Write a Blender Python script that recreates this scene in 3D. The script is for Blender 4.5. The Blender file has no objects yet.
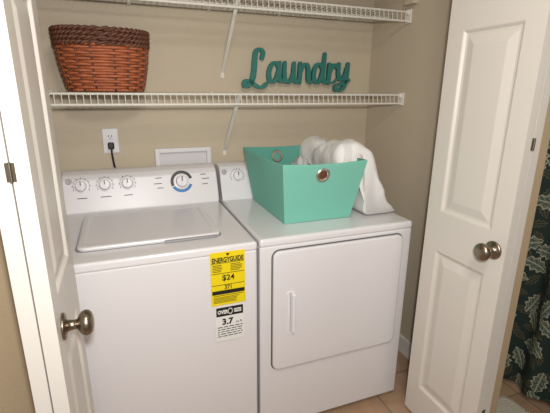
import bpy, bmesh, math, random
from mathutils import Vector, Matrix, noise
random.seed(4)
D=bpy.data
sc=bpy.context.scene
col=sc.collection
try:
    sc.view_settings.view_transform='Standard'
    sc.view_settings.look='None'
except Exception: pass

# ---------------- materials ----------------
def mat(name,c,rough=.5,metal=0.,bump=0.,bscale=60.,var=0.,vscale=4.,coat=0.):
    m=D.materials.new(name); m.use_nodes=True
    nt=m.node_tree; b=nt.nodes['Principled BSDF']
    b.inputs['Base Color'].default_value=(*c,1); b.inputs['Roughness'].default_value=rough
    b.inputs['Metallic'].default_value=metal
    if coat: b.inputs['Coat Weight'].default_value=coat
    tc=nt.nodes.new('ShaderNodeTexCoord')
    if var>0:
        n=nt.nodes.new('ShaderNodeTexNoise'); n.inputs['Scale'].default_value=vscale; n.inputs['Detail'].default_value=4
        nt.links.new(tc.outputs['Object'],n.inputs['Vector'])
        r=nt.nodes.new('ShaderNodeMixRGB'); 
        r.inputs[1].default_value=(*[x*(1-var) for x in c],1); r.inputs[2].default_value=(*[min(1,x*(1+var)) for x in c],1)
        nt.links.new(n.outputs['Fac'],r.inputs[0]); nt.links.new(r.outputs[0],b.inputs['Base Color'])
    if bump>0:
        n2=nt.nodes.new('ShaderNodeTexNoise'); n2.inputs['Scale'].default_value=bscale; n2.inputs['Detail'].default_value=3
        nt.links.new(tc.outputs['Object'],n2.inputs['Vector'])
        bp=nt.nodes.new('ShaderNodeBump'); bp.inputs['Strength'].default_value=bump; bp.inputs['Distance'].default_value=.01
        nt.links.new(n2.outputs['Fac'],bp.inputs['Height']); nt.links.new(bp.outputs[0],b.inputs['Normal'])
    return m
def s2l(r,g,b): 
    f=lambda x:((x/255+.055)/1.055)**2.4 if x>10 else x/255/12.92
    return (f(r),f(g),f(b))
M={}
M['wall']=mat('wall_paint',s2l(197,185,163),.85,bump=.12,bscale=140,var=.02)
M['walltan']=mat('hall_wall_paint',s2l(180,160,130),.85,bump=.12,bscale=140,var=.02)
M['ceil']=mat('ceiling_paint',s2l(225,220,210),.9,bump=.1,bscale=90)
M['trim']=mat('trim_paint',s2l(228,224,216),.4)
M['door']=mat('door_paint',s2l(216,211,203),.38,bump=.02,bscale=200)
M['appl']=mat('appliance_enamel',s2l(222,220,222),.22,coat=.3)
M['lid']=mat('lid_enamel',s2l(218,216,218),.25,coat=.2)
M['plas']=mat('white_plastic',s2l(226,224,226),.35)
M['grey']=mat('grey_plastic',s2l(140,140,142),.4)
M['gap']=mat('dark_gap',s2l(90,88,88),.8)
M['black']=mat('black_plastic',s2l(18,18,20),.4)
M['blue']=mat('blue_print',s2l(60,125,185),.5)
M['print']=mat('grey_print',s2l(80,82,92),.6)
M['yellow']=mat('yellow_label',s2l(232,208,10),.5)
M['paper']=mat('white_label',s2l(226,226,222),.5)
M['ink']=mat('black_ink',s2l(20,20,18),.6)
M['nickel']=mat('brushed_nickel',s2l(150,138,122),.3,metal=1,bump=.03,bscale=300)
M['wire']=mat('white_vinyl_wire',s2l(225,222,212),.35)
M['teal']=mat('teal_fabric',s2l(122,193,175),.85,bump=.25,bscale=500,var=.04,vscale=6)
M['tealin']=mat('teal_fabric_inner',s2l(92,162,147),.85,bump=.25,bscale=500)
M['sign']=mat('teal_painted_metal',s2l(46,118,110),.5,bump=.15,bscale=80,var=.2,vscale=30)
M['brass']=mat('antique_silver',s2l(196,188,176),.3,metal=.9)
M['wick']=mat('wicker_brown',s2l(170,94,58),.35,bump=.3,bscale=220,var=.55,vscale=26)
M['wickd']=mat('wicker_dark',s2l(98,60,42),.4,bump=.4,bscale=200,var=.4,vscale=45)
M['rug']=mat('cream_rug',s2l(215,208,190),.95,bump=1,bscale=160)
M['towel']=mat('terry_cotton',s2l(240,238,236),.95,bump=.6,bscale=230,var=.04,vscale=20)
M['cloth']=mat('grey_cotton',s2l(200,202,200),.95,bump=.6,bscale=230,var=.06,vscale=30)
# tile floor
m=mat('floor_tile',s2l(176,130,92),.45); nt=m.node_tree; b=nt.nodes['Principled BSDF']
tc=nt.nodes.new('ShaderNodeTexCoord'); br=nt.nodes.new('ShaderNodeTexBrick')
br.offset=0; br.inputs['Scale'].default_value=1; br.inputs['Brick Width'].default_value=.33; br.inputs['Row Height'].default_value=.33
br.inputs['Mortar Size'].default_value=.004; br.inputs['Color1'].default_value=(*s2l(180,150,122),1); br.inputs['Color2'].default_value=(*s2l(170,138,110),1); br.inputs['Mortar'].default_value=(*s2l(132,114,96),1)
nt.links.new(tc.outputs['Object'],br.inputs['Vector'])
no=nt.nodes.new('ShaderNodeTexNoise'); no.inputs['Scale'].default_value=14; no.inputs['Detail'].default_value=6
nt.links.new(tc.outputs['Object'],no.inputs['Vector'])
mx=nt.nodes.new('ShaderNodeMixRGB'); mx.blend_type='OVERLAY'; mx.inputs[0].default_value=.3
nt.links.new(br.outputs['Color'],mx.inputs[1]); nt.links.new(no.outputs['Fac'],mx.inputs[2]); nt.links.new(mx.outputs[0],b.inputs['Base Color'])
M['tile']=m
# curtain leaf print
m=mat('leaf_print_fabric',s2l(30,44,32),.85); nt=m.node_tree; b=nt.nodes['Principled BSDF']
def nd(t,**k):
    n=nt.nodes.new(t)
    for a,v in k.items(): setattr(n,a,v)
    return n
def mth(op,a,b_=None,c=None):
    n=nd('ShaderNodeMath',operation=op)
    for i,v in enumerate((a,b_,c)):
        if v is None: continue
        if isinstance(v,(int,float)): n.inputs[i].default_value=v
        else: nt.links.new(v,n.inputs[i])
    return n.outputs[0]
uv=nd('ShaderNodeTexCoord').outputs['UV']
def leaves(scale,off,L,Wd):
    mp=nd('ShaderNodeMapping'); mp.inputs['Location'].default_value=(off,off*.7,0); nt.links.new(uv,mp.inputs['Vector'])
    v=nd('ShaderNodeTexVoronoi'); v.voronoi_dimensions='2D'; v.inputs['Scale'].default_value=scale; v.inputs['Randomness'].default_value=.7
    nt.links.new(mp.outputs[0],v.inputs['Vector'])
    sub=nd('ShaderNodeVectorMath',operation='SUBTRACT'); nt.links.new(mp.outputs[0],sub.inputs[0]); nt.links.new(v.outputs['Position'],sub.inputs[1])
    sp=nd('ShaderNodeSeparateColor'); nt.links.new(v.outputs['Color'],sp.inputs[0])
    ang=mth('MULTIPLY',sp.outputs[0],6.283)
    ro=nd('ShaderNodeVectorRotate'); ro.rotation_type='Z_AXIS'; nt.links.new(sub.outputs[0],ro.inputs['Vector']); nt.links.new(ang,ro.inputs['Angle'])
    xy=nd('ShaderNodeSeparateXYZ'); nt.links.new(ro.outputs[0],xy.inputs[0])
    x=mth('MULTIPLY',xy.outputs[0],1/L); ay=mth('ABSOLUTE',xy.outputs[1])
    w=mth('MULTIPLY',mth('SUBTRACT',1.0,mth('MULTIPLY',x,x)),Wd)
    w=mth('MULTIPLY',w,mth('ADD',1.0,mth('MULTIPLY',mth('SINE',mth('MULTIPLY',x,14)),.2)))
    inside=mth('LESS_THAN',ay,w)
    ph=mth('ADD',mth('MULTIPLY',x,17),mth('MULTIPLY',ay,-1/L*20))
    vein=mth('GREATER_THAN',mth('SINE',ph),.6)
    mid=mth('LESS_THAN',ay,Wd*.1)
    edge=mth('GREATER_THAN',ay,mth('MULTIPLY',w,.72))
    pat=mth('MAXIMUM',mth('MAXIMUM',mth('MULTIPLY',vein,.45),mid),edge)
    return mth('MULTIPLY',inside,pat),inside
p1,i1=leaves(8.5,0,.062,.032); p2,i2=leaves(12,.37,.04,.016)
base=nd('ShaderNodeMixRGB'); base.inputs[1].default_value=(*s2l(27,44,38),1); base.inputs[2].default_value=(*s2l(64,84,70),1); nt.links.new(i1,base.inputs[0])
mx1=nd('ShaderNodeMixRGB'); nt.links.new(mth('MULTIPLY',p2,.8),mx1.inputs[0]); nt.links.new(base.outputs[0],mx1.inputs[1]); mx1.inputs[2].default_value=(*s2l(100,88,64),1)
mx2=nd('ShaderNodeMixRGB'); nt.links.new(p1,mx2.inputs[0]); nt.links.new(mx1.outputs[0],mx2.inputs[1]); mx2.inputs[2].default_value=(*s2l(152,150,130),1)
nt.links.new(mx2.outputs[0],b.inputs['Base Color'])
M['curt']=m

# ---------------- helpers ----------------
def empty(name,loc,label=None,cat=None,kind=None,group=None):
    o=D.objects.new(name,None); o.location=loc; o.empty_display_size=.1; col.objects.link(o)
    if label: o['label']=label
    if cat: o['category']=cat
    if kind: o['kind']=kind
    if group: o['group']=group
    return o
def WL(o): return tuple(o.location)
def mk(name,me,mt,parent=None,label=None,cat=None,kind=None,smooth=False,loc=None):
    o=D.objects.new(name,me); col.objects.link(o)
    mts=mt if isinstance(mt,(list,tuple)) else [mt]
    for x in mts: me.materials.append(x)
    if smooth:
        for p in me.polygons: p.use_smooth=True
    if loc is not None: o.location=loc
    if parent is not None: 
        o.parent=parent; o.matrix_parent_inverse=Matrix.Translation(-Vector(WL(parent)))
    if label: o['label']=label
    if cat: o['category']=cat
    if kind: o['kind']=kind
    return o
def bm2(bm,name='m'):
    me=D.meshes.new(name); bmesh.ops.recalc_face_normals(bm,faces=bm.faces); bm.to_mesh(me); bm.free(); return me
def addbox(bm,a,b,bev=0,seg=2):
    r=bmesh.ops.create_cube(bm,size=1)
    vs=r['verts']
    bmesh.ops.scale(bm,verts=vs,vec=[b[i]-a[i] for i in range(3)])
    bmesh.ops.translate(bm,verts=vs,vec=[(a[i]+b[i])/2 for i in range(3)])
    if bev>0:
        es=set(e for v in vs for e in v.link_edges)
        bmesh.ops.bevel(bm,geom=list(es),offset=bev,segments=seg,affect='EDGES',profile=.5)
def box(name,a,b,mt,bev=0,seg=2,**k):
    bm=bmesh.new(); addbox(bm,a,b,bev,seg)
    return mk(name,bm2(bm,name),mt,smooth=False,**k)
def tube(bm,pts,r,n=8,closed=False):
    pts=[Vector(p) for p in pts]; N=len(pts); rings=[]
    up=None
    for i,p in enumerate(pts):
        if closed: t=(pts[(i+1)%N]-pts[i-1]).normalized()
        else: t=(pts[min(i+1,N-1)]-pts[max(i-1,0)]).normalized()
        if up is None:
            up=Vector((0,0,1)) if abs(t.z)<.9 else Vector((1,0,0))
        a=t.cross(up); 
        if a.length<1e-5: a=t.cross(Vector((1,0,0.1)))
        a.normalize(); bb=a.cross(t).normalized(); up=bb
        rr=r[i] if isinstance(r,(list,tuple)) else r
        rings.append([bm.verts.new(p+a*math.cos(2*math.pi*k/n)*rr+bb*math.sin(2*math.pi*k/n)*rr) for k in range(n)])
    M_=N if closed else N-1
    for i in range(M_):
        A=rings[i];B=rings[(i+1)%N]
        for k in range(n): bm.faces.new((A[k],A[(k+1)%n],B[(k+1)%n],B[k]))
    if not closed: bm.faces.new(rings[0][::-1]); bm.faces.new(rings[-1])
def lathe(bm,prof,origin,axis,n=32):
    ax=Vector(axis).normalized(); t=Vector((0,0,1)) if abs(ax.z)<.9 else Vector((1,0,0))
    u=ax.cross(t).normalized(); v=ax.cross(u); o=Vector(origin); rings=[]
    for h,r in prof:
        rings.append([bm.verts.new(o+ax*h+(u*math.cos(2*math.pi*k/n)+v*math.sin(2*math.pi*k/n))*max(r,1e-5)) for k in range(n)])
    for A,B in zip(rings,rings[1:]):
        for k in range(n): bm.faces.new((A[k],A[(k+1)%n],B[(k+1)%n],B[k]))
    bm.faces.new(rings[0][::-1]); bm.faces.new(rings[-1])
def extr(name,prof,x0,x1,mt,bev=0,**k):
    bm=bmesh.new(); A=[bm.verts.new((x0,y,z)) for y,z in prof]; B=[bm.verts.new((x1,y,z)) for y,z in prof]
    n=len(prof); bm.faces.new(A); bm.faces.new(B[::-1])
    for i in range(n): bm.faces.new((A[i],A[(i+1)%n],B[(i+1)%n],B[i]))
    if bev: bmesh.ops.bevel(bm,geom=list(bm.edges),offset=bev,segments=3,affect='EDGES',profile=.5)
    return mk(name,bm2(bm,name),mt,**k)
def cr(pts,n=6):
    out=[];P=[pts[0]]+list(pts)+[pts[-1]]
    for i in range(1,len(P)-2):
        for s in range(n):
            t=s/n; q=[]
            for c in range(len(P[0])):
                a,b,c_,d=P[i-1][c],P[i][c],P[i+1][c],P[i+2][c]
                q.append(.5*((2*b)+(-a+c_)*t+(2*a-5*b+4*c_-d)*t*t+(-a+3*b-3*c_+d)*t**3))
            out.append(q)
    out.append(list(pts[-1])); return out
def text_bm(bm,s,size,x,y,z,bold=0,align='LEFT',sx=1.,th=.0004):
    cu=D.curves.new('t','FONT'); cu.body=s; cu.size=size; cu.align_x=align; cu.extrude=th; cu.offset=bold; cu.resolution_u=3
    o=D.objects.new('t',cu); col.objects.link(o); bpy.context.view_layer.update()
    me=D.meshes.new_from_object(o.evaluated_get(bpy.context.evaluated_depsgraph_get()))
    me.transform(Matrix.Diagonal((sx,1,1,1)))
    me.transform(Matrix.Rotation(math.pi/2,4,'X')); me.transform(Matrix.Translation((x,y,z)))
    bm.from_mesh(me); D.objects.remove(o); D.curves.remove(cu); D.meshes.remove(me)

# ---------------- room ----------------
XR=1.652; XL=-.22
def st(name,a,b,mt,bev=0): return box(name,a,b,mt,bev,kind='structure')
st('floor',(-1.6,-3.6,-.1),(2.9,.15,0),M['tile'])
st('ceiling',(-1.6,-3.6,2.44),(2.9,.15,2.54),M['ceil'])
st('wall_back',(XL-.1,0,0),(XR+.1,.12,2.44),M['wall'])
st('wall_right',(XR,-.95,0),(XR+.1,0,2.44),M['wall'])
st('wall_left',(XL-.1,-.95,0),(XL,0,2.44),M['wall'])
def poly_wall(name,boxes,mt):
    bm=bmesh.new()
    for a,b in boxes: addbox(bm,a,b)
    return mk(name,bm2(bm,name),mt,kind='structure')
poly_wall('wall_front',[((-1.6,-.96,0),(.034,-.84,2.44)),((1.468,-.96,0),(XR,-.84,2.44)),((.034,-.96,2.06),(1.468,-.84,2.44))],M['walltan'])
poly_wall('wall_return',[((1.478,-1.215,0),(1.524,-.96,2.44))],M['walltan'])
st('wall_bath',(2.25,-3.6,0),(2.35,-.2,2.44),M['walltan'])
st('baseboard_right',(XR-.013,-.84,0),(XR,0,.10),M['trim'],.004)
st('baseboard_back',(XL,-.013,0),(XR-.013,0,.10),M['trim'],.004)
st('trim_1',(.034,-.89,2.03),(1.468,-.86,2.06),M['trim'])

# ---------------- bifold doors ----------------
def panel_mesh(w,h,t):
    bm=bmesh.new(); st_=.066
    rows=[(.15,.80),(.955,1.60),(1.70,1.90)]
    def face(y,sgn):
        def V(x,z,d=0): return bm.verts.new((x,y+sgn*d,z))
        def Q(a,b,c,d): bm.faces.new((a,b,c,d))
        zs=[0]+[q for r in rows for q in r]+[h]
        for i in range(0,len(zs)-1,1):
            z0,z1=zs[i],zs[i+1]
            if i%2==0:
                Q(V(0,z0),V(w,z0),V(w,z1),V(0,z1))
            else:
                Q(V(0,z0),V(st_,z0),V(st_,z1),V(0,z1)); Q(V(w-st_,z0),V(w,z0),V(w,z1),V(w-st_,z1))
                prev=None
                for ins,dep in [(0,0),(.004,.001),(.012,.008),(.02,.009),(.05,.002),(.054,.0015)]:
                    x0,x1,a,b=st_+ins,w-st_-ins,z0+ins,z1-ins
                    L=[V(x0,a,dep),V(x1,a,dep),V(x1,b,dep),V(x0,b,dep)]
                    if prev:
                        for k in range(4): Q(prev[k],prev[(k+1)%4],L[(k+1)%4],L[k])
                    prev=L
                Q(*prev)
    face(0,1); face(t,-1)
    for a,b in [((0,0),(w,0)),((w,0),(w,h)),((w,h),(0,h)),((0,h),(0,0))]:
        bm.faces.new([bm.verts.new(v) for v in [(a[0],0,a[1]),(b[0],0,b[1]),(b[0],t,b[1]),(a[0],t,a[1])]])
    bmesh.ops.remove_doubles(bm,verts=bm.verts,dist=.0001)
    return bm2(bm,'leaf')
def knob(parent,pos,ax):
    bm=bmesh.new()
    lathe(bm,[(0,.031),(.004,.031),(.007,.027),(.009,.014),(.022,.011),(.030,.012),(.034,.020),(.040,.027),(.048,.030),(.056,.0285),(.062,.022),(.065,.010),(.0655,.001)],pos,ax,36)
    return mk('knob',bm2(bm,'knob'),M['nickel'],parent=parent,label='round brushed nickel door knob',smooth=True)
HW=.365; TH=.031
def leaf(parent,x_face,y_far,normal,name='panel'):
    me=panel_mesh(HW,2.0,TH)
    R=Matrix(((0,-normal,0,0),(-1,0,0,0),(0,0,1,0),(0,0,0,1)))
    me.transform(R); me.transform(Matrix.Translation((x_face,y_far,.02)))
    bm=bmesh.new(); bm.from_mesh(me); bmesh.ops.recalc_face_normals(bm,faces=bm.faces); bm.to_mesh(me); bm.free()
    return mk(name,me,M['door'],parent=parent)
dR=empty('door_2',(1.42,-.87,.02),kind='structure',label='white bifold closet door folded open')
leaf(dR,1.392,-.872,-1); leaf(dR,1.392+TH+.003,-.872,-1)
knob(dR,(1.392,-1.192,.915),(-1,0,0))
dL=empty('door_1',(.08,-.87,.02),kind='structure',label='white bifold closet door folded open')
leaf(dL,.110,-.872,1); leaf(dL,.110-TH-.003,-.872,1)
knob(dL,(.110,-1.165,.895),(1,0,0))
for d_,xm in ((dL,.110-TH-.0015),(dR,1.392+TH+.0015)):
    for z in (.28,1.268,1.85):
        bm=bmesh.new(); addbox(bm,(xm-.008,-.872-HW-.002,z-.018),(xm+.008,-.872-HW+.0005,z+.018),.0008,1)
        lathe(bm,[(0,.003),(.038,.003)],(xm,-.872-HW-.003,z-.019),(0,0,1),12)
        mk('hinge',bm2(bm,'hinge'),M['nickel'],parent=d_,label='small metal butt hinge')

# ---------------- washer ----------------
DT=.893
def console(parent,x0,x1,z0):
    prof=[(-.035,z0),(-.035,z0+.15),(-.055,z0+.168),(-.115,z0+.170),(-.150,z0+.160),(-.172,z0+.14),(-.205,z0+.035),(-.215,z0+.004),(-.215,z0)]
    return extr('console',prof,x0,x1,M['plas'],.006,parent=parent,label='white control console with sloped face')
cy0,cz0=-.172,DT+.14; cy1,cz1=-.205,DT+.035
CN=Vector((0,-(cz0-cz1),(cy0-cy1))).normalized()
def cpos(x,z):
    t=(z-cz1)/(cz0-cz1); return Vector((x,cy1+(cy0-cy1)*t,z))
def cknob(parent,x,z,r,name='knob'):
    o=cpos(x,z); bm=bmesh.new()
    lathe(bm,[(0,r*1.25),(.003,r*1.25),(.004,r),(.020,r*.9),(.023,r*.8)],o,CN,28)
    u=Vector((1,0,0)); v=CN.cross(u).normalized()
    R=Matrix((u,v,CN)).transposed().to_4x4()
    bmesh.ops.create_cube(bm,size=1,matrix=Matrix.Translation(o+CN*.024)@R@Matrix.Diagonal((r*.32,r*1.7,.012,1)))
    k=mk(name,bm2(bm,name),M['plas'],parent=parent,label='white plastic rotary control knob')
    bm=bmesh.new()
    bmesh.ops.create_cube(bm,size=1,matrix=Matrix.Translation(o+CN*.0305+v*r*.4)@R@Matrix.Diagonal((r*.16,r*.8,.001,1)))
    mk('pointer',bm2(bm,'pointer'),M['print'],parent=k,label='dark pointer line')
    return k
def ticks(bm,x,z,r0,r1,n,a0,a1,w=.0012):
    o=cpos(x,z)+CN*.0006; u=Vector((1,0,0)); v=Vector((0,0,1))-CN*CN.z; v.normalize()
    for i in range(n):
        a=math.radians(a0+(a1-a0)*i/(n-1)); d=u*math.cos(a)+v*math.sin(a); e=CN.cross(d)
        q=[o+d*r0-e*w,o+d*r1-e*w,o+d*r1+e*w,o+d*r0+e*w]
        bm.faces.new([bm.verts.new(p) for p in q])
def ring(bm,x,z,r0,r1,a0=0,a1=360,n=40,h=.0006):
    o=cpos(x,z)+CN*h; u=Vector((1,0,0)); v=Vector((0,0,1))-CN*CN.z; v.normalize()
    for i in range(n):
        A=[math.radians(a0+(a1-a0)*(i+k)/n) for k in (0,1)]
        d=[u*math.cos(a)+v*math.sin(a) for a in A]
        bm.faces.new([bm.verts.new(p) for p in (o+d[0]*r0,o+d[0]*r1,o+d[1]*r1,o+d[1]*r0)])
def tickpart(parent,x,z,r0,r1,n,a0,a1):
    bm=bmesh.new(); ticks(bm,x,z,r0,r1,n,a0,a1)
    ring(bm,x,z,r0-.0012,r0,a0,a1,30)
    mk('dial_markings',bm2(bm,'dm'),M['print'],parent=parent,label='fine grey tick marks around a knob')
def dash(parent,x,z,w):
    bm=bmesh.new(); q=cpos(x,z)+CN*.0006
    bm.faces.new([bm.verts.new(q+Vector(v)) for v in ((-w,0,0),(w,0,0),(w,.0010,.0035),(-w,.0010,.0035))])
    mk('caption_print',bm2(bm,'cp'),M['print'],parent=parent,label='tiny grey caption line')
WX0,WX1,WF=.012,.698,-.80
wash=empty('washing_machine',(.355,-.42,0),'white top-loading washing machine with console dials and yellow energy label','washing machine')
bm=bmesh.new()
addbox(bm,(WX0,WF,.03),(WX1,-.04,DT-.03),.008,3)
addbox(bm,(WX0-.001,WF-.003,DT-.034),(WX1+.001,-.04,DT),.010,4)
for x in (WX0+.05,WX1-.05):
    for y in (WF+.06,-.10): lathe(bm,[(0,.02),(.04,.02)],(x,y,0),(0,0,1),12)
mk('cabinet',bm2(bm,'cabinet'),M['appl'],parent=wash)
console(wash,WX0+.002,WX1-.002,DT-.002)
def rrect(x0,x1,y0,y1,r,n=5):
    o=[]
    for cx_,cy_,a in ((x1-r,y1-r,0),(x0+r,y1-r,90),(x0+r,y0+r,180),(x1-r,y0+r,270)):
        for k in range(n+1):
            t=math.radians(a+90*k/n); o.append((cx_+r*math.cos(t),cy_+r*math.sin(t)))
    return o
def loops(bm,Ls,cap0=True,cap1=True):
    R=[[bm.verts.new(p) for p in L] for L in Ls]; n=len(R[0])
    for A,B in zip(R,R[1:]):
        for k in range(n): bm.faces.new((A[k],A[(k+1)%n],B[(k+1)%n],B[k]))
    if cap0: bm.faces.new(R[0][::-1])
    if cap1: bm.faces.new(R[-1])
lx0,lx1,ly0,ly1=.098,.592,-.70,-.30
bm=bmesh.new()
loops(bm,[[(x,y,z) for x,y in rrect(lx0+i,lx1-i,ly0+i,ly1-i,.03)] for i,z in ((.003,DT-.004),(.0,DT+.007),(.002,DT+.013),(.008,DT+.015),(.022,DT+.015),(.030,DT+.012),(.046,DT+.0115))])
mk('lid',bm2(bm,'lid'),M['lid'],parent=wash,label='white hinged washer lid')
bm=bmesh.new()
loops(bm,[[(x,y,z) for x,y in rrect(lx0-.005,lx1+.005,ly0-.005,ly1+.005,.034)] for z in (DT-.002,DT+.0012)])
mk('lid_seam',bm2(bm,'seam'),M['grey'],parent=wash,label='grey lid seal')
bm=bmesh.new(); addbox(bm,(.385,ly0-.012,DT+.001),(.575,ly0+.004,DT+.009),.003,2)
mk('lid_handle',bm2(bm,'lh'),M['grey'],parent=wash,label='grey finger grip at lid edge')
for x in (.09,.187,.282): 
    cknob(wash,x,DT+.113,.024); tickpart(wash,x,DT+.113,.034,.039,9,-30,210)
cknob(wash,.525,DT+.105,.029,'dial')
bm=bmesh.new(); ring(bm,.525,DT+.105,.038,.052,15,205)
mk('dial_print',bm2(bm,'dp'),M['black'],parent=wash,label='black printed dial ring')
bm=bmesh.new(); ring(bm,.525,DT+.105,.038,.052,210,340)
mk('dial_print',bm2(bm,'dp'),M['blue'],parent=wash,label='blue printed dial ring')
for x,w,dz in ((.09,.02,.06),(.187,.022,.06),(.282,.018,.06),(.42,.014,.125),(.415,.018,.10),(.425,.014,.08),(.63,.014,.13),(.64,.018,.11),(.635,.014,.085)):
    dash(wash,x,DT+dz,w)
def logo(parent,x,z):
    bm=bmesh.new(); o=cpos(x,z)
    lathe(bm,[(0,.013),(.002,.013),(.0025,.012)],o,CN,24)
    l=mk('badge',bm2(bm,'badge'),M['grey'],parent=parent,label='round grey maker badge')
    bm=bmesh.new(); ring(bm,x,z,.008,.0095,h=.0032); ring(bm,x-.002,z,.002,.0032,h=.0032,n=16)
    mk('badge_print',bm2(bm,'bp'),M['plas'],parent=l)
logo(wash,.042,DT+.135)
# energy label
ex=-.014; bm=bmesh.new(); addbox(bm,(.538+ex,WF-.0042,.665),(.664+ex,WF-.003,.872))
el=mk('energy_label',bm2(bm,'el'),M['yellow'],parent=wash,label='bright yellow energy guide label')
bm=bmesh.new(); yy=WF-.005
text_bm(bm,'ENERGYGUIDE',.0255,.601+ex,yy,.834,bold=.0008,align='CENTER',sx=.68)
v=[bm.verts.new((.601+ex+a,yy-.0004,.866+c)) for a,c in ((-.008,0),(.008,0),(0,-.010))]; bm.faces.new(v)
for z,x0,x1 in ((.830,.541,.661),(.79,.541,.661),(.745,.541,.661),(.703,.545,.657)):
    addbox(bm,(x0+ex,yy-.0003,z),(x1+ex,yy+.0003,z+.0018))
addbox(bm,(.541+ex,yy-.0003,.709),(.661+ex,yy+.0003,.724))
text_bm(bm,'$24',.030,.601+ex,yy,.763,bold=.0005,align='CENTER')
text_bm(bm,'371',.022,.601+ex,yy,.728,bold=.0004,align='CENTER',sx=.9)
for i in range(5): addbox(bm,(.545+ex,yy-.0003,.822-i*.006),(.545+ex+.03+.015*random.random(),yy+.0003,.824-i*.006))
for i in range(5): addbox(bm,(.61+ex,yy-.0003,.822-i*.006),(.61+ex+.03+.015*random.random(),yy+.0003,.824-i*.006))
for i in range(5): addbox(bm,(.545+ex,yy-.0003,.696-i*.005),(.545+ex+.08+.03*random.random(),yy+.0003,.6975-i*.005))
mk('label_print',bm2(bm,'lp'),M['ink'],parent=el)
# capacity label
ex=-.018; bm=bmesh.new(); addbox(bm,(.553+ex,WF-.0042,.515),(.662+ex,WF-.003,.663))
cl=mk('capacity_label',bm2(bm,'cl'),M['paper'],parent=wash,label='white sticker with black header')
bm=bmesh.new()
addbox(bm,(.557+ex,yy-.0002,.619),(.658+ex,yy+.0004,.655))
text_bm(bm,'3.7',.034,.598+ex,yy,.584,bold=.0012,align='CENTER'); text_bm(bm,'cu ft',.013,.630+ex,yy,.584)
for i in range(5): 
    x=.560+ex
    while x<.65+ex:
        w_=.006+random.random()*.014; addbox(bm,(x,yy-.0003,.572-i*.0095),(min(x+w_,.656+ex),yy+.0003,.5748-i*.0095)); x+=w_+.004
mk('label_print',bm2(bm,'lp3'),M['ink'],parent=cl)
bm=bmesh.new(); text_bm(bm,'OVER',.020,.581+ex,yy-.0008,.630,bold=.0008,align='CENTER',sx=.75); text_bm(bm,'SIZE',.020,.637+ex,yy-.0008,.630,bold=.0008,align='CENTER',sx=.75)
tube(bm,[(.609+ex+.008*math.cos(a*.4),yy-.001,.637+.011*math.sin(a*.4)) for a in range(16)],.0014,6,True)
mk('label_print',bm2(bm,'lp4'),M['paper'],parent=cl,label='white lettering on black header')

# ---------------- dryer ----------------
DX0,DX1,DF=.712,1.396,-.79
dry=empty('clothes_dryer',(1.05,-.42,0),'white front-loading clothes dryer with square door','clothes dryer')
bm=bmesh.new()
addbox(bm,(DX0,DF,.03),(DX1,-.04,DT-.03),.008,3)
addbox(bm,(DX0-.001,DF-.003,DT-.034),(DX1+.001,-.04,DT),.012,4)
for x in (DX0+.05,DX1-.05):
    for y in (DF+.06,-.10): lathe(bm,[(0,.02),(.04,.02)],(x,y,0),(0,0,1),12)
mk('cabinet',bm2(bm,'cabinet'),M['appl'],parent=dry)
console(dry,DX0+.002,DX1-.002,DT-.002)
for x,r_,nm in ((.80,.025,'knob'),(1.02,.024,'knob'),(1.24,.028,'dial')):
    cknob(dry,x,DT+.113,r_,nm); tickpart(dry,x,DT+.113,r_*1.35,r_*1.35+.005,11,-30,210)
logo(dry,.735,DT+.135)
ddx0,ddx1,ddz0,ddz1=.762,1.345,.325,.842
bm=bmesh.new()
loops(bm,[[(x,y,z) for x,z in rrect(ddx0-.005,ddx1+.005,ddz0-.005,ddz1+.005,.032)] for y in (DF-.0005,DF-.0022)])
mk('door_seam',bm2(bm,'ds'),M['gap'],parent=dry,label='dark seam around dryer door')
bm=bmesh.new()
loops(bm,[[(x,y,z) for x,z in rrect(ddx0+i,ddx1-i,ddz0+i,ddz1-i,.028)] for i,y in ((0,DF-.001),(0,DF-.010),(.002,DF-.014),(.006,DF-.016),(.03,DF-.017),(.05,DF-.0175))])
dd=mk('door',bm2(bm,'dd'),M['appl'],parent=dry,label='square white dryer door with rounded corners')
bm=bmesh.new()
loops(bm,[[(x,y,z) for x,z in rrect(.812+i,.850-i,.485+i,.675-i,.012)] for i,y in ((0,DF-.0165),(.003,DF-.0195),(.008,DF-.0185))])
mk('handle_plate',bm2(bm,'hp'),M['plas'],parent=dd,label='white recessed handle plate')
bm=bmesh.new()
addbox(bm,(.834,DF-.036,.495),(.848,DF-.019,.665),.005,3)
mk('door_handle',bm2(bm,'dh'),M['plas'],parent=dd,label='vertical white pull handle')

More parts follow.
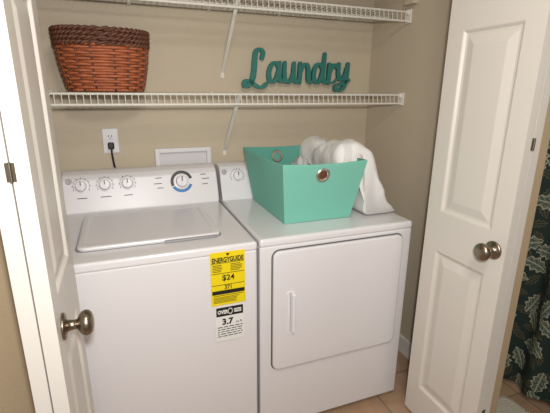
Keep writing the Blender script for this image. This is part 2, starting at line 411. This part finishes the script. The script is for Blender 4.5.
# ---------------- wire shelves ----------------
SD=.315
def shelf(z,name_label,bx):
    s=empty('wire_shelf',(.7,-.15,z),name_label,'shelf',group='white wire closet shelves')
    bm=bmesh.new(); x0,x1=XL+.004,XR-.006
    for y,zz,r in ((-.012,0,.0036),(-.16,-.003,.0034),(-SD,0,.0046),(-SD-.006,-.042,.0050)):
        tube(bm,[(x0,y,z+zz),(x1,y,z+zz)],r,8)
    x=x0+.012
    while x<x1:
        tube(bm,[(x,-.008,z+.004),(x,-SD+.004,z+.004),(x,-SD-.003,z-.004),(x,-SD-.008,z-.045)],.0018,5); x+=.0254
    mk('deck',bm2(bm,'deck'),M['wire'],parent=s,label='white vinyl-coated wire deck')
    for xx,dx in ((XR-.012,1),(XL+.002,-1)):
        bm=bmesh.new(); addbox(bm,(xx,-SD-.022,z-.052),(xx+.01,-SD+.02,z+.012),.003,2)
        addbox(bm,(xx-.012*dx,-SD-.012,z-.012),(xx+.006,-SD+.004,z+.008),.002,1)
        mk('end_bracket',bm2(bm,'eb'),M['wire'],parent=s,label='white plastic end bracket')
    bm=bmesh.new()
    a=Vector((bx,-SD+.005,z-.005)); b_=Vector((bx,-.006,z-.285))
    d=(b_-a).normalized(); nrm=d.cross(Vector((1,0,0))).normalized()
    vs=[]
    for c in (a,b_):
        for sx,sn in ((-1,-1),(1,-1),(1,1),(-1,1)): vs.append(bm.verts.new(c+Vector((sx*.0075,0,0))+nrm*sn*.004))
    for f in ((0,1,2,3),(7,6,5,4),(0,4,5,1),(1,5,6,2),(2,6,7,3),(3,7,4,0)): bm.faces.new([vs[i] for i in f])
    addbox(bm,(bx-.009,-.006,z-.315),(bx+.009,0,z-.265),.001,1)
    tube(bm,[(bx,-SD+.03,z-.022),(bx,-SD-.004,z-.002),(bx,-SD-.012,z-.006)],.004,6)
    mk('support_brace',bm2(bm,'sb'),M['wire'],parent=s,label='diagonal white steel support brace')
    for k in range(5):
        xx=.0+k*.36
        bm=bmesh.new(); addbox(bm,(xx-.008,-.016,z-.010),(xx+.008,0,z+.010),.002,1)
        mk('wall_clip',bm2(bm,'wc'),M['wire'],parent=s,label='small white wall clip')
    return s
ZS,ZU=1.400,1.791
shelf(ZS,'white wire shelf holding a wicker basket and sign',.781)
shelf(ZU,'empty white wire shelf mounted higher on wall',.781)
box('wall_block',(XR-.035,-.375,ZU+.028),(XR-.0005,-.305,ZU+.078),M['wall'],.004,2,label='small beige block on wall above shelf end',cat='wall block')

# ---------------- wicker basket ----------------
bk=empty('wicker_basket',(.235,-.165,ZS+.006),'oval reddish-brown woven wicker basket with dark braided rim','basket')
def sup(a,b,t,e=2.6):
    c,s=math.cos(t),math.sin(t); return (a*math.copysign(abs(c)**(2/e),c), b*math.copysign(abs(s)**(2/e),s))
bcx,bcy=.237,-.168; z0=ZS+.006; Hh=.235
def bdim(t): return (.143+.034*t**.8+.006*math.sin(t*3.1), .102+.034*t**.8)
bm=bmesh.new(); rows=17; NP=168; stk=20
for j in range(rows):
    t=j/(rows+5); a,b_=bdim(t); pts=[]
    for i in range(NP):
        th=2*math.pi*i/NP; w=.0045*math.sin(stk/2*th+(math.pi if j%2 else 0))
        px,py=sup(a+w,b_+w,th); pts.append((bcx+px,bcy+py,z0+.008+t*Hh+.002*noise.noise((th*2,j*1.7,0))))
    tube(bm,pts,.0062,6,True)
mk('body',bm2(bm,'body'),M['wick'],parent=bk,smooth=True,label='reddish horizontally woven wicker body')
for i in range(stk):
    bm=bmesh.new()
    th=2*math.pi*(i+.5)/stk; pts=[]
    for k in range(8):
        t=k/7; a,b_=bdim(t); px,py=sup(a+.003,b_+.003,th); pts.append((bcx+px,bcy+py,z0+.004+t*Hh))
    tube(bm,pts,.0045,6)
    mk('stake',bm2(bm,'stake'),M['wickd'],parent=bk,smooth=True,label='dark vertical wicker stake')
bm=bmesh.new()
for j in range(4):
    for s_ in (0,1):
        pts=[]
        t=(rows-.6+j*1.55)/(rows+5); a,b_=bdim(min(t,1))
        for i in range(NP):
            th=2*math.pi*i/NP; ph=th*24+s_*math.pi+j
            px,py=sup(a+.003+.005*math.cos(ph),b_+.003+.005*math.cos(ph),th)
            pts.append((bcx+px,bcy+py,z0+.008+t*Hh+.005*math.sin(ph)))
        tube(bm,pts,.0062,6,True)
mk('rim',bm2(bm,'rim'),M['wickd'],parent=bk,smooth=True,label='dark braided wicker rim')
bm=bmesh.new()
L=[]
for t in (0,.25,.5,.75,.95):
    a,b_=bdim(t); L.append([(bcx+sup(a-.006,b_-.006,2*math.pi*i/64)[0],bcy+sup(a-.006,b_-.006,2*math.pi*i/64)[1],z0+.004+t*Hh) for i in range(64)])
loops(bm,L,True,False)  # plain dark sheet added behind the strands so gaps don't show through
mk('lining',bm2(bm,'lining'),M['wickd'],parent=bk,smooth=True,label='dark sheet put inside to block view through the weave')

# ---------------- Laundry sign ----------------
S=[ [(.092,.158),(.096,.184),(.078,.200),(.058,.188),(.053,.150),(.051,.100),(.044,.055),(.026,.024),(.006,.018),(.004,.040),(.028,.044),(.062,.022),(.092,.012),(.116,.026)],
# a
[(.186,.098),(.168,.114),(.146,.104),(.134,.076),(.140,.048),(.158,.040),(.176,.056),(.187,.086)],
[(.192,.114),(.189,.080),(.193,.052),(.206,.042),(.216,.048)],
# u
[(.222,.114),(.221,.080),(.226,.052),(.242,.040),(.260,.050),(.272,.074)],
[(.276,.114),(.274,.076),(.280,.048),(.292,.042)],
# n
[(.312,.114),(.312,.080),(.312,.040)],
[(.315,.080),(.328,.104),(.346,.112),(.360,.098),(.362,.070),(.364,.048),(.376,.041)],
# d
[(.446,.096),(.430,.114),(.408,.106),(.395,.078),(.400,.050),(.418,.040),(.436,.054),(.447,.086)],
[(.458,.190),(.455,.140),(.451,.080),(.455,.050),(.468,.042)],
# r
[(.490,.114),(.490,.080),(.489,.040)],
[(.493,.078),(.504,.102),(.520,.113),(.533,.104)],
# y
[(.550,.116),(.548,.082),(.556,.058),(.574,.056),(.592,.074),(.600,.100)],
[(.608,.118),(.604,.076),(.592,.030),(.566,.004),(.538,.004),(.536,.022),(.562,.034),(.616,.052)],
# thin connecting swashes
[(.110,.020),(.124,.034),(.138,.052)],
[(.288,.042),(.300,.052),(.311,.072)],
[(.374,.041),(.388,.050),(.398,.062)],
[(.466,.042),(.478,.052),(.488,.070)],
[(.489,.046),(.510,.040),(.536,.052),(.552,.070)]]
def zmap(z,si):
    if si==0 or z<.04: return z
    if si==8: return z
    return .04+(z-.04)*1.32
bm=bmesh.new()
sx0=.886; sz0=ZS+.0205
def lean(x,z,d): return (sx0+x*.985+(z-.04)*.10,-.050+z*.18+d,sz0+z)
for si,s_ in enumerate(S):
    P=cr([(x,zmap(z,si)) for x,z in s_],7); n=len(P); th=.016
    H_=.0152 if si in (0,) else (.0130 if si<13 else .0055)
    hw=[H_*(.80+.20*math.sin(math.pi*i/(n-1))) for i in range(n)]
    Lf=[];Rt=[]
    for i in range(n):
        a=P[max(i-1,0)];b_=P[min(i+1,n-1)]; dx,dz=b_[0]-a[0],b_[1]-a[1]; l=math.hypot(dx,dz) or 1
        k=hw[i]*(.50+.48*abs(dz/l)); nx,nz=-dz/l*k,dx/l*k
        Lf.append((P[i][0]+nx,P[i][1]+nz)); Rt.append((P[i][0]-nx,P[i][1]-nz))
    off=si*.00012
    FL=[[bm.verts.new(lean(x,z,-off)) for x,z in q] for q in (Lf,Rt)]
    BL=[[bm.verts.new(lean(x,z,th+off)) for x,z in q] for q in (Lf,Rt)]
    for i in range(n-1):
        bm.faces.new((FL[0][i],FL[1][i],FL[1][i+1],FL[0][i+1])); bm.faces.new((BL[0][i],BL[0][i+1],BL[1][i+1],BL[1][i]))
        bm.faces.new((FL[0][i],FL[0][i+1],BL[0][i+1],BL[0][i])); bm.faces.new((FL[1][i],BL[1][i],BL[1][i+1],FL[1][i+1]))
    for i in (0,n-1):
        m_=24; r=hw[i]*.95; c=P[i]
        A=[bm.verts.new(lean(c[0]+r*math.cos(6.2832*k/m_),c[1]+r*math.sin(6.2832*k/m_),-off-.00005)) for k in range(m_)]
        B=[bm.verts.new(lean(c[0]+r*math.cos(6.2832*k/m_),c[1]+r*math.sin(6.2832*k/m_),th+off)) for k in range(m_)]
        bm.faces.new(A); bm.faces.new(B[::-1])
        for k in range(m_): bm.faces.new((A[k],A[(k+1)%m_],B[(k+1)%m_],B[k]))
mk('laundry_sign',bm2(bm,'sign'),M['sign'],label='teal script sign reading Laundry standing on wire shelf',cat='sign')

# ---------------- outlet, cord, recess box ----------------
ol=empty('wall_outlet',(.226,0,1.18),'white duplex electrical outlet on the beige wall','electrical outlet')
box('cover_plate',(.191,-.006,1.122),(.261,-.0002,1.238),M['plas'],.003,2,parent=ol)
for zc in (1.160,1.200):
    bm=bmesh.new(); loops(bm,[[(x,y,z) for x,z in rrect(.209,.243,zc-.015,zc+.015,.010)] for y in (-.005,-.0085)])
    r_=mk('receptacle',bm2(bm,'rc'),M['plas'],parent=ol)
    bm=bmesh.new()
    for dx in (-.007,.006): addbox(bm,(.226+dx-.0015,-.0089,zc-.002),(.226+dx+.0015,-.0084,zc+.008))
    lathe(bm,[(0,.0025),(.0005,.0025)],(.226,-.0085,zc-.008),(0,-1,0),10)
    mk('slot',bm2(bm,'sl'),M['black'],parent=r_,label='dark plug slots')
pc=empty('power_cord',(.226,-.02,1.0),'black plug and cord in the wall outlet','power cord')
bm=bmesh.new(); addbox(bm,(.212,-.036,1.143),(.240,-.009,1.175),.006,2)
mk('plug',bm2(bm,'plug'),M['black'],parent=pc)
bm=bmesh.new(); tube(bm,cr([(.226,-.028,1.148),(.227,-.030,1.12),(.231,-.026,1.07),(.24,-.018,1.0),(.25,-.016,.7),(.26,-.016,.3)],6),.0045,8)
mk('cord',bm2(bm,'cord'),M['black'],parent=pc,smooth=True)
wb=empty('washer_outlet_box',(.56,0,1.05),'white plastic washer supply box in the wall','utility box')
bm=bmesh.new()
for a,b_ in (((.425,-.022,.96),(.447,-.0002,1.135)),((.683,-.022,.96),(.705,-.0002,1.135)),((.447,-.022,1.113),(.683,-.0002,1.135)),((.447,-.022,.96),(.683,-.0002,.985))): addbox(bm,a,b_,.002,1)
mk('frame',bm2(bm,'frame'),M['plas'],parent=wb)
box('back_panel',(.447,-.003,.985),(.683,-.0002,1.113),M['lid'],0,parent=wb,label='pale inner panel')
for x in (.50,.63):
    bm=bmesh.new(); lathe(bm,[(0,.009),(.04,.009)],(x,-.02,.99),(0,0,1),16)
    mk('valve',bm2(bm,'valve'),M['nickel'],parent=wb,label='metal water valve')

# ---------------- fabric bin ----------------
bn=empty('fabric_storage_bin',(1.02,-.45,DT+.001),'tapered teal fabric bin with metal grommets','storage bin')
cxb,cyb,zb0,zb1=1.015,-.452,DT+.002,1.150
def bl(t,ins,z=None,N=12):
    hx=.152+(.186-.152)*t-ins; hy=.205+(.262-.205)*t-ins; zz=zb0+(zb1-zb0)*t if z is None else z
    P=[]
    c=[(hx,hy),(-hx,hy),(-hx,-hy),(hx,-hy)]
    for i in range(4):
        a=c[i];b_=c[(i+1)%4]
        for k in range(N):
            s=k/N; x=a[0]+(b_[0]-a[0])*s; y=a[1]+(b_[1]-a[1])*s
            bow=math.sin(math.pi*s)*.006*t
            if i%2==0: y+=math.copysign(bow,y)
            else: x+=math.copysign(bow,x)
            P.append((cxb+x,cyb+y,zz-math.sin(math.pi*s)*.006*(t>.8)))
    return P
bm=bmesh.new()
loops(bm,[bl(t,0) for t in (0,.02,.25,.5,.75,.98)]+[bl(1,.001)]+[bl(1,.006)],True,False)
mk('shell',bm2(bm,'shell'),M['teal'],parent=bn)
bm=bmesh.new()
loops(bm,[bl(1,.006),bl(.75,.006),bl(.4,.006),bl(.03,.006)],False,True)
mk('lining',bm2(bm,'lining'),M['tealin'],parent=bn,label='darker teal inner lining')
for ins in (0,1):
    t=.80; zc=zb0+(zb1-zb0)*t; hy=.205+.057*t+.006*t
    n_=Vector((0,-1,-.22)).normalized() if not ins else Vector((0,-1,.22)).normalized()
    yc_=cyb+(hy-.009 if ins else -hy)
    o=Vector((cxb-.012,yc_,zc))
    bm=bmesh.new(); lathe(bm,[(0,.030),(.003,.030),(.0055,.026),(.0055,.020),(.002,.0175),(.001,.017)],o,n_,32)
    g=mk('grommet',bm2(bm,'gr'),M['brass'],parent=bn,smooth=False,label='round metal grommet')
    bm=bmesh.new(); lathe(bm,[(0,.0175),(.0022,.0175)],o,n_,24)  # solid disc, the hole's shade is put into its colour
    mk('grommet_hole_disc',bm2(bm,'go'),M['tealin'] if ins else M['wickd'],parent=g,label='solid disc coloured dark for the shaded hole')

# ---------------- towel (closed folded volume hung over the bin's side) ----------------
outer=[(1.130,1.075),(1.130,1.125),(1.143,1.165),(1.175,1.192),(1.218,1.198),(1.264,1.172),(1.294,1.118),(1.314,1.05),(1.334,.99),(1.358,.945),(1.384,.922),(1.389,.908)]
inner=[(1.36,.902),(1.29,.902),(1.235,.905),(1.224,.95),(1.226,1.02),(1.228,1.09),(1.226,1.145),(1.212,1.166),(1.190,1.162),(1.180,1.135),(1.170,1.09),(1.152,1.065)]
loop=cr(outer+inner+[outer[0]],5)[:-1]
nl=len(loop); nv=72; R=[]
bm=bmesh.new()
for j in range(nv):
    v=j/(nv-1)
    mm=min(v,1-v)*12
    e=math.sqrt(max(0,1-(1-mm)**2)) if mm<1 else 1.
    row=[]
    for i,(x,z) in enumerate(loop):
        isout = i < (len(outer)-1)*5
        y0=-.675+.05*max(0,(z-1.0)/.2)+(.05 if x<1.17 else 0); y1=-.19
        y=y0+(y1-y0)*v
        d=0
        if isout:
            d=.024*noise.noise((x*6,y*5,z*5+2))+.012*noise.noise((x*13,y*13,z*13))+.005*math.sin(y*30+z*12+4*noise.noise((y*5,z*5,0)))+.003*noise.noise((x*40,y*40,z*40))
            d-=.009*max(0,math.sin(y*15+x*10+3*noise.noise((x*4,y*4,z*4))))**8
        dx,dz=x-1.19,z-1.02; l=math.hypot(dx,dz) or 1
        xx=x+dx/l*d; zz=z+dz/l*d
        if isout:
            k=(1-e)*.026; xx-=dx/l*k; zz-=dz/l*k
        if zz<DT+.008: zz=DT+.008
        row.append(bm.verts.new((min(xx,1.390) if zz<.95 else xx,y+.008*noise.noise((x*6,z*6,v*2)),zz)))
    R.append(row)
for A,B in zip(R,R[1:]):
    for k in range(nl): bm.faces.new((A[k],A[(k+1)%nl],B[(k+1)%nl],B[k]))
f0=bm.faces.new(R[0][::-1]); f1=bm.faces.new(R[-1])
bmesh.ops.triangulate(bm,faces=[f0,f1])
tw=mk('towel',bm2(bm,'towel'),M['towel'],label='fluffy white towel hanging over side of teal bin',cat='towel',smooth=True)
# crumpled cloth lying inside the bin
bm=bmesh.new()
bmesh.ops.create_icosphere(bm,subdivisions=5,radius=1)
for v_ in bm.verts:
    n_=v_.co.normalized(); d=1+.16*noise.noise(n_*2.2+Vector((3,1,0)))+.05*math.sin(9*n_.x+5*noise.noise(n_*3)+4*n_.y)+.05*noise.noise(n_*8)
    v_.co=Vector((1.072+n_.x*.042*d,-.335+n_.y*.085*d,max(DT+.010,1.0+n_.z*.112*d)))
mk('washcloth',bm2(bm,'washcloth'),M['cloth'],label='crumpled pale grey cloth inside teal bin',cat='cloth',smooth=True)

# ---------------- curtain & rug ----------------
cu=empty('curtain',(2.02,-1.15,0),'dark green curtain with cream leaf print','curtain')
bm=bmesh.new(); uvl=bm.loops.layers.uv.new('UVMap'); ny,nz=140,24; G=[]
for j in range(nz):
    z=.03+(2.05-.03)*j/(nz-1); row=[]
    for i in range(ny):
        y=-1.75+1.35*i/(ny-1); s=i/(ny-1)*1.9
        x=1.98+.028*math.sin(y*38+.6*math.sin(z*1.5))+.012*math.sin(y*17+1)
        vtx=bm.verts.new((x,y,z)); row.append((vtx,(s,z)))
    G.append(row)
for j in range(nz-1):
    for i in range(ny-1):
        q=[G[j][i],G[j][i+1],G[j+1][i+1],G[j+1][i]]
        f=bm.faces.new([a[0] for a in q])
        for l,a in zip(f.loops,q): l[uvl].uv=a[1]
me=D.meshes.new('cl'); bm.to_mesh(me); bm.free()
mk('cloth',me,M['curt'],parent=cu,smooth=True)
bm=bmesh.new(); tube(bm,[(1.98,-2.2,2.07),(1.98,-.3,2.07)],.012,12); mk('rod',bm2(bm,'rod'),M['nickel'],parent=cu,smooth=True)
bm=bmesh.new(); loops(bm,[[(x,y,z) for x,y in rrect(1.60+i,1.90-i,-1.60+i,-.98-i,.04)] for i,z in ((.004,.0005),(0,.006),(.006,.018),(.02,.022))])
mk('bath_rug',bm2(bm,'rug'),M['rug'],label='small cream rug on the tiled floor',cat='rug')

# ---------------- lights & world ----------------
w=D.worlds.new('w'); sc.world=w; w.use_nodes=True
w.node_tree.nodes['Background'].inputs[0].default_value=(1,.96,.90,1); w.node_tree.nodes['Background'].inputs[1].default_value=.31
def area(name,loc,target,size,power,colr):
    l=D.lights.new(name,'AREA'); l.shape='DISK'; l.size=size; l.energy=power; l.color=colr
    o=D.objects.new(name,l); o.location=loc; o.rotation_euler=(Vector(target)-Vector(loc)).to_track_quat('-Z','Y').to_euler(); col.objects.link(o)
area('hall_ceiling_light',(.5,-2.1,2.38),(.7,-.6,.6),.35,15,(1,.93,.83))
area('camera_flash',(.30,-2.12,1.53),(.8,-.2,1.0),.07,17.5,(1,.97,.95))

# ---------------- camera ----------------
cx,cy,cz,yaw,pit,roll,f=[0.273,-2.087,1.416,0.366,0.281,0.008,400.5]
fwd=Vector((math.sin(yaw)*math.cos(pit),math.cos(yaw)*math.cos(pit),-math.sin(pit)))
r=Vector((math.cos(yaw),-math.sin(yaw),0)); u=r.cross(fwd)
r2=r*math.cos(roll)+u*math.sin(roll); u2=-r*math.sin(roll)+u*math.cos(roll)
cd=D.cameras.new('camera'); co=D.objects.new('camera',cd); col.objects.link(co)
co.matrix_world=Matrix.Translation((cx,cy,cz))@Matrix((r2,u2,-fwd)).transposed().to_4x4()
cd.sensor_width=36; cd.lens=f/550*36; cd.clip_start=.02
sc.camera=co
